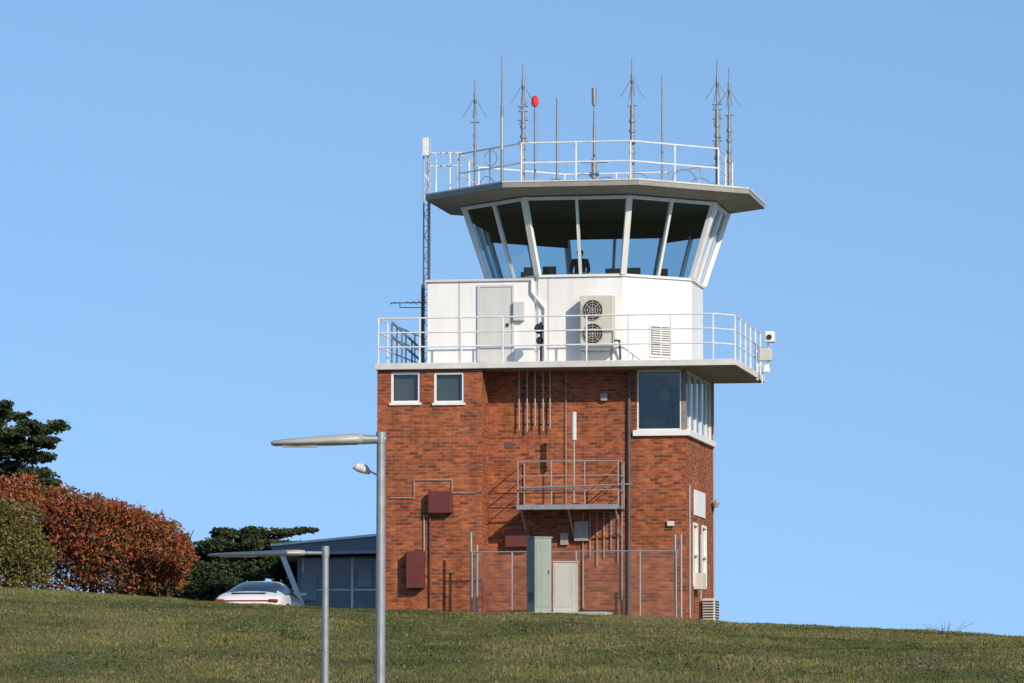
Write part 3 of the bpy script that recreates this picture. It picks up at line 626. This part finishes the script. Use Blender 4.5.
skin("head",[(X0,Y0,zf+1.44),(X0,Y0,zf+1.52),(X0+.01,Y0-.01,zf+1.60),(X0+.01,Y0+.0,zf+1.65)],[(0,1),(1,2),(2,3)],[.05,.06,.10,.085],M_skin,pe)
skin("hair",[(X0,Y0+.04,zf+1.56),(X0,Y0+.03,zf+1.63),(X0,Y0+.0,zf+1.69)],[(0,1),(1,2)],[.085,.105,.085],M_hair,pe)
skin("nose",[(X0+.02,Y0-.09,zf+1.61),(X0+.02,Y0-.125,zf+1.585)],[(0,1)],[.012,.014],M_skin,pe,sub=1)
for s_,bx,by,bz in ((-1,-.16,-.28,1.05),(1,.2,-.3,1.06)):
    skin("palm",[(X0+bx,Y0+by,zf+bz),(X0+bx,Y0+by-.09,zf+bz-.01)],[(0,1)],[.03,.036],M_skin,pe,sub=1)
    for k in range(4):
        ox=(-.03+.02*k); ll=[.06,.075,.07,.055][k]
        skin("finger",[(X0+bx+ox,Y0+by-.10,zf+bz-.01),(X0+bx+ox,Y0+by-.10-ll*.6,zf+bz-.015),(X0+bx+ox,Y0+by-.10-ll,zf+bz-.04)],[(0,1),(1,2)],[.009,.008,.007],M_skin,pe,sub=1)
    skin("thumb",[(X0+bx-s_*.03,Y0+by-.04,zf+bz),(X0+bx-s_*.06,Y0+by-.08,zf+bz-.01),(X0+bx-s_*.06,Y0+by-.11,zf+bz-.02)],[(0,1),(1,2)],[.011,.010,.008],M_skin,pe,sub=1)
# ------------------------------------------------------------ street lamps
def lamp(YL_,pu,ptop,pr,hu0,hu1,hv,hth,name="street_lamp"):
    s=YL_/F; x,zt=W(pu,ptop,YL_); zg=float(ground(x,YL_)); e=empty(name,(x,YL_,zg)); h_=zt-zg
    tubes("post",[([(0,0,-.2),(0,0,h_*.5),(0,0,h_)],[pr*1.12,pr*1.03,pr*.92])],M_galv,e,n=16)
    tubes("base_plate",[([(0,0,-.05),(0,0,.03)],pr*2.5)],M_galv,e,n=16)
    xe=(hu1-pu)*s; xs_=(hu0-pu)*s; zz=(ptop-hv)*s+h_
    xj=xs_+(xe-xs_)*.80
    tubes("arm",[([(xe,0,zz+.0),(xj-.02,0,zz-.0)],[.045,.06] if pr>.05 else .022),],M_galv,e,n=12)
    st=[(0,.35,.22,0),(.03,.75,.50,.0),(.3,1,.72,0),(.65,1,.92,0),(.93,.75,1.0,0),(1.0,.5,.8,0)]
    V=[];Fa=[];nn_=14
    for (t,wy,wz,_) in st:
        xx_=xs_+(xj-xs_)*t; zc=zz-(1-t)*hth*s*.32
        for k in range(nn_):
            a=2*math.pi*k/nn_; zo=math.sin(a)*hth*s*.5*wz
            if zo<0: zo*=.8
            V.append((xx_,math.cos(a)*.13*wy,zc+zo))
    for i in range(len(st)-1):
        for k in range(nn_): Fa.append((i*nn_+k,i*nn_+(k+1)%nn_,(i+1)*nn_+(k+1)%nn_,(i+1)*nn_+k))
    Fa.append(tuple(range(nn_))[::-1]); Fa.append(tuple((len(st)-1)*nn_+k for k in range(nn_)))
    mesh("luminaire",V,Fa,M_lum,e,smooth=True)
    L=xj-xs_
    boxes("lens",[(xs_+L*.12,xs_+L*.5,-.07,.07,zz-hth*s*.58,zz-hth*s*.42)],M_beige,e,bevel=.004)
    tubes("collar",[([(0,0,h_-.12),(0,0,h_+.01)],pr*1.12)],M_galv,e,n=16)
M_lum=pmat("luminaire_grey",(.40,.39,.37),.45,.1,var=.12)
lamp(54,381,433,.055,271,386,439.5,13)
lamp(56,325.5,547,.042,208,329,553,7)
# ------------------------------------------------------------ house behind
hs_=empty("modern_house"); YH=133
M_hw=pmat("house_cladding",(.26,.32,.38),.6,var=.1,scale=2); M_hroof=pmat("house_roof_metal",(.13,.165,.21),.4,.2,var=.1)
def H(u,v,y=YH): x,z=W(u,v,y); return (x,y,z)
a=H(279,600);b=H(470,600); zg=a[2]-1; zl=H(279,557)[2]; z2=H(376,555)[2]
sl=(z2-zl)/(H(376,549)[0]-a[0]); zr_=zl+sl*(b[0]-a[0])
def prism(name,x0,x1,y0,y1,zb0,zb1,zt0,zt1,mat):
    return mesh(name,[(x0,y0,zb0),(x1,y0,zb1),(x1,y1,zb1),(x0,y1,zb0),(x0,y0,zt0),(x1,y0,zt1),(x1,y1,zt1),(x0,y1,zt0)],CF,mat,hs_)
prism("walls",a[0]+.5,b[0],YH+.6,YH+8,zg,zg,zl,zr_,M_hw)
tl=H(273,545)[2]; tr=H(376,535)[2]; tsl=(tr-tl)/(H(376,535)[0]-(a[0]-.2)); tR=tl+tsl*(b[0]+.5-a[0])
prism("roof",a[0]-.2,b[0]+.3,YH-.3,YH+8.4,zl+.1,zr_+.002,tl-.05,tR-.05,M_hroof)
prism("roof_edge",a[0]-.24,b[0]+.3,YH-.36,YH+8.4,tl-.048,tR-.048,tl+.02,tR+.02,M_frame)
prism("roof_fascia",a[0]-.22,b[0]+.3,YH-.34,YH-.302,zl+.04,zl+.04+(zr_-zl),zl+.12,zl+.12+(zr_-zl),M_hw)
gx0,gx1=H(301,600)[0],H(376,600)[0]; gz0=zg
mull=[];x=gx0
while x<gx1+1.5: mull.append((x,x+.06,YH+.5,YH+.57,gz0,zl+(x-a[0])*sl-.02)); x+=.72
boxes("mullions",mull,M_frame,hs_)
boxes("transom",[(gx0,gx1+1.5,YH+.52,YH+.56,H(300,590)[2],H(300,588.5)[2])],M_frame,hs_)
M_hglass=pmat("house_glass",(.08,.12,.15),.2,var=.3,spec=.6)
boxes("glazing",[(gx0-.0,gx1+1.6,YH+.56,YH+.59,gz0,zl-.03)],M_hglass,hs_)
boxes("notice_boards",[(H(302,0)[0],H(318,0)[0],YH+.48,YH+.49,H(0,600)[2],H(0,572)[2]),(H(359,0)[0],H(372,0)[0],YH+.48,YH+.49,H(0,586)[2],H(0,562)[2])],M_hw,hs_)
t=H(280,556,YH-.2); bt=H(302,612,YH-.2)
mesh("raking_column",[(t[0],YH-.3,t[2]),(t[0]+.16,YH-.3,t[2]),(t[0]+.16,YH-.1,t[2]),(t[0],YH-.1,t[2]),(bt[0],YH-.3,bt[2]),(bt[0]+.16,YH-.3,bt[2]),(bt[0]+.16,YH-.1,bt[2]),(bt[0],YH-.1,bt[2])],CF,M_frame,hs_)
# ------------------------------------------------------------ car
dx_=np.linspace(-14,-5.5,18); dyy=[117.4,119.,121.,123.,125.,126.5]
dv=[(x,y,float(ground(x,y))+.02) for y in dyy for x in dx_]
mesh("driveway",dv,[(j*18+i,j*18+i+1,(j+1)*18+i+1,(j+1)*18+i) for j in range(5) for i in range(17)],M_asph)
CY=119.3
cxw,_=W(246,600,CY); zgc=W(250,580.5,CY+2.2)[1]-1.31
car=empty("parked_car",(cxw,CY,zgc),math.radians(-8))
M_car=pmat("white_car_paint",(.72,.72,.73),.25,var=.02,spec=.5); M_cgl=pmat("car_glass",(.012,.014,.018),.15,var=.05,spec=.3); M_tail=pmat("tail_light",(.30,.012,.012),.2,var=.05); M_tyre=pmat("tyre",(.02,.02,.02),.8)
ST=[(0.0,.36,.60,.72,.62,.50,.64),(.06,.28,.70,.84,.76,.60,.80),(.25,.24,.84,.90,.86,.62,.90),(.6,.22,.90,.925,.93,.60,.975),(.95,.20,.92,.925,1.04,.56,1.09),(1.4,.20,.92,.90,1.16,.55,1.20),(1.9,.20,.92,.88,1.25,.56,1.285),(2.3,.20,.92,.87,1.26,.56,1.30),(2.75,.20,.90,.87,1.20,.56,1.24),(3.2,.2,.86,.88,1.00,.60,1.03),(3.5,.22,.80,.90,.84,.62,.86),(4.0,.24,.70,.88,.73,.55,.75),(4.35,.28,.58,.76,.60,.5,.62),(4.48,.36,.50,.6,.52,.4,.53)]
V=[];Fa=[];mi=[]; npt=13
for (t,zb_,zs,w_,ze,wr,zc) in ST:
    half=[(w_*.93,zb_),(w_*.99,zb_+.18),(w_,(zb_+zs)/2+.08),(w_*.965,zs-.03),(wr+(w_-wr)*.10 if ze-zs>.08 else wr+(w_-wr)*.4,ze-.04 if ze-zs>.08 else ze-.005),(wr*.75,(ze+zc)/2+.01)]
    if ze-zs>.08: half[4]=(wr+.06,ze-.03)
    row=[(x,z) for x,z in half]+[(0,zc)]+[(-x,z) for x,z in half[::-1]]
    for x,z in row: V.append((x,t,z))
ns=len(ST)
for i in range(ns-1):
    for k in range(npt-1):
        Fa.append((i*npt+k,i*npt+k+1,(i+1)*npt+k+1,(i+1)*npt+k))
        g_=0
        if k in (3,8) and 4<=i<=8: g_=1
        if k in (4,5,6,7) and i in (3,4,5): g_=1
        if k in (4,5,6,7) and i in (8,9): g_=1
        mi.append(g_)
Fa.append(tuple(range(npt))); mi.append(0); Fa.append(tuple((ns-1)*npt+k for k in range(npt))[::-1]); mi.append(0)
for i in range(ns-1): Fa.append((i*npt,(i+1)*npt,(i+1)*npt+npt-1,i*npt+npt-1)); mi.append(0)
bo=mesh("body",V,Fa,M_car,car,smooth=True); bo.data.materials.append(M_cgl); bo.data.polygons.foreach_set("material_index",mi)
s=bo.modifiers.new("s","SUBSURF"); s.levels=2; s.render_levels=2
for x in (-.82,.82):
    for yw in (.95,3.45):
        sg=1 if x>0 else -1
        tubes("wheel",[([(x,yw,.33),(x+.14*sg,yw,.33)],.33)],M_tyre,car,n=28); tubes("rim",[([(x+.13*sg,yw,.33),(x+.15*sg,yw,.33)],.22)],M_galv,car,n=10)
boxes("tail_light_bar",[(-.76,.76,-.0,.05,.705,.735)],M_tail,car,bevel=.01); boxes("tail_lights",[(-.84,-.58,.0,.12,.675,.76),(.58,.84,.0,.12,.675,.76)],M_tail,car,bevel=.03)
boxes("spoiler_grille",[(-.45,.45,.28,.50,.905,.94)],M_black,car,bevel=.01)
boxes("lower_bumper",[(-.7,.7,-.03,.1,.24,.40)],M_black,car,bevel=.03); boxes("number_plate",[(-.18,.18,-.045,-.03,.48,.58)],M_white,car)
boxes("mirrors",[(-1.05,-.88,2.95,3.07,.90,1.0),(.88,1.05,2.95,3.07,.90,1.0)],M_car,car,bevel=.03)
# ------------------------------------------------------------ light
AZ=math.radians(34); EL=math.radians(29)
sd=Vector((math.sin(AZ)*math.cos(EL),-math.cos(AZ)*math.cos(EL),math.sin(EL)))
sl_=bpy.data.lights.new("sun","SUN"); sl_.energy=4.4; sl_.angle=math.radians(.5); sl_.color=(1,.88,.71)
so=bpy.data.objects.new("sun",sl_); sc.collection.objects.link(so); so.rotation_euler=(-sd).to_track_quat('-Z','Y').to_euler(); so.location=(30,-30,40)
w=bpy.data.worlds.new("World"); sc.world=w; w.use_nodes=True; n=w.node_tree.nodes; l=w.node_tree.links
sk=n.new("ShaderNodeTexSky"); sk.sky_type='NISHITA'; sk.sun_disc=False; sk.sun_elevation=EL; sk.sun_rotation=math.pi-AZ; sk.dust_density=.3; sk.ozone_density=3.0; sk.air_density=1.0
tc=n.new("ShaderNodeTexCoord"); mp=n.new("ShaderNodeMapping"); mp.inputs["Scale"].default_value=(1,1,.65); mp.inputs["Location"].default_value=(0,0,.20)
tn=n.new("ShaderNodeVectorMath"); tn.operation='MULTIPLY'; tn.inputs[1].default_value=(1.20,1.30,1.34)
l.new(tc.outputs["Generated"],mp.inputs[0]); l.new(mp.outputs[0],sk.inputs[0]); l.new(sk.outputs[0],tn.inputs[0]); l.new(tn.outputs[0],n["Background"].inputs[0]); n["Background"].inputs[1].default_value=.12
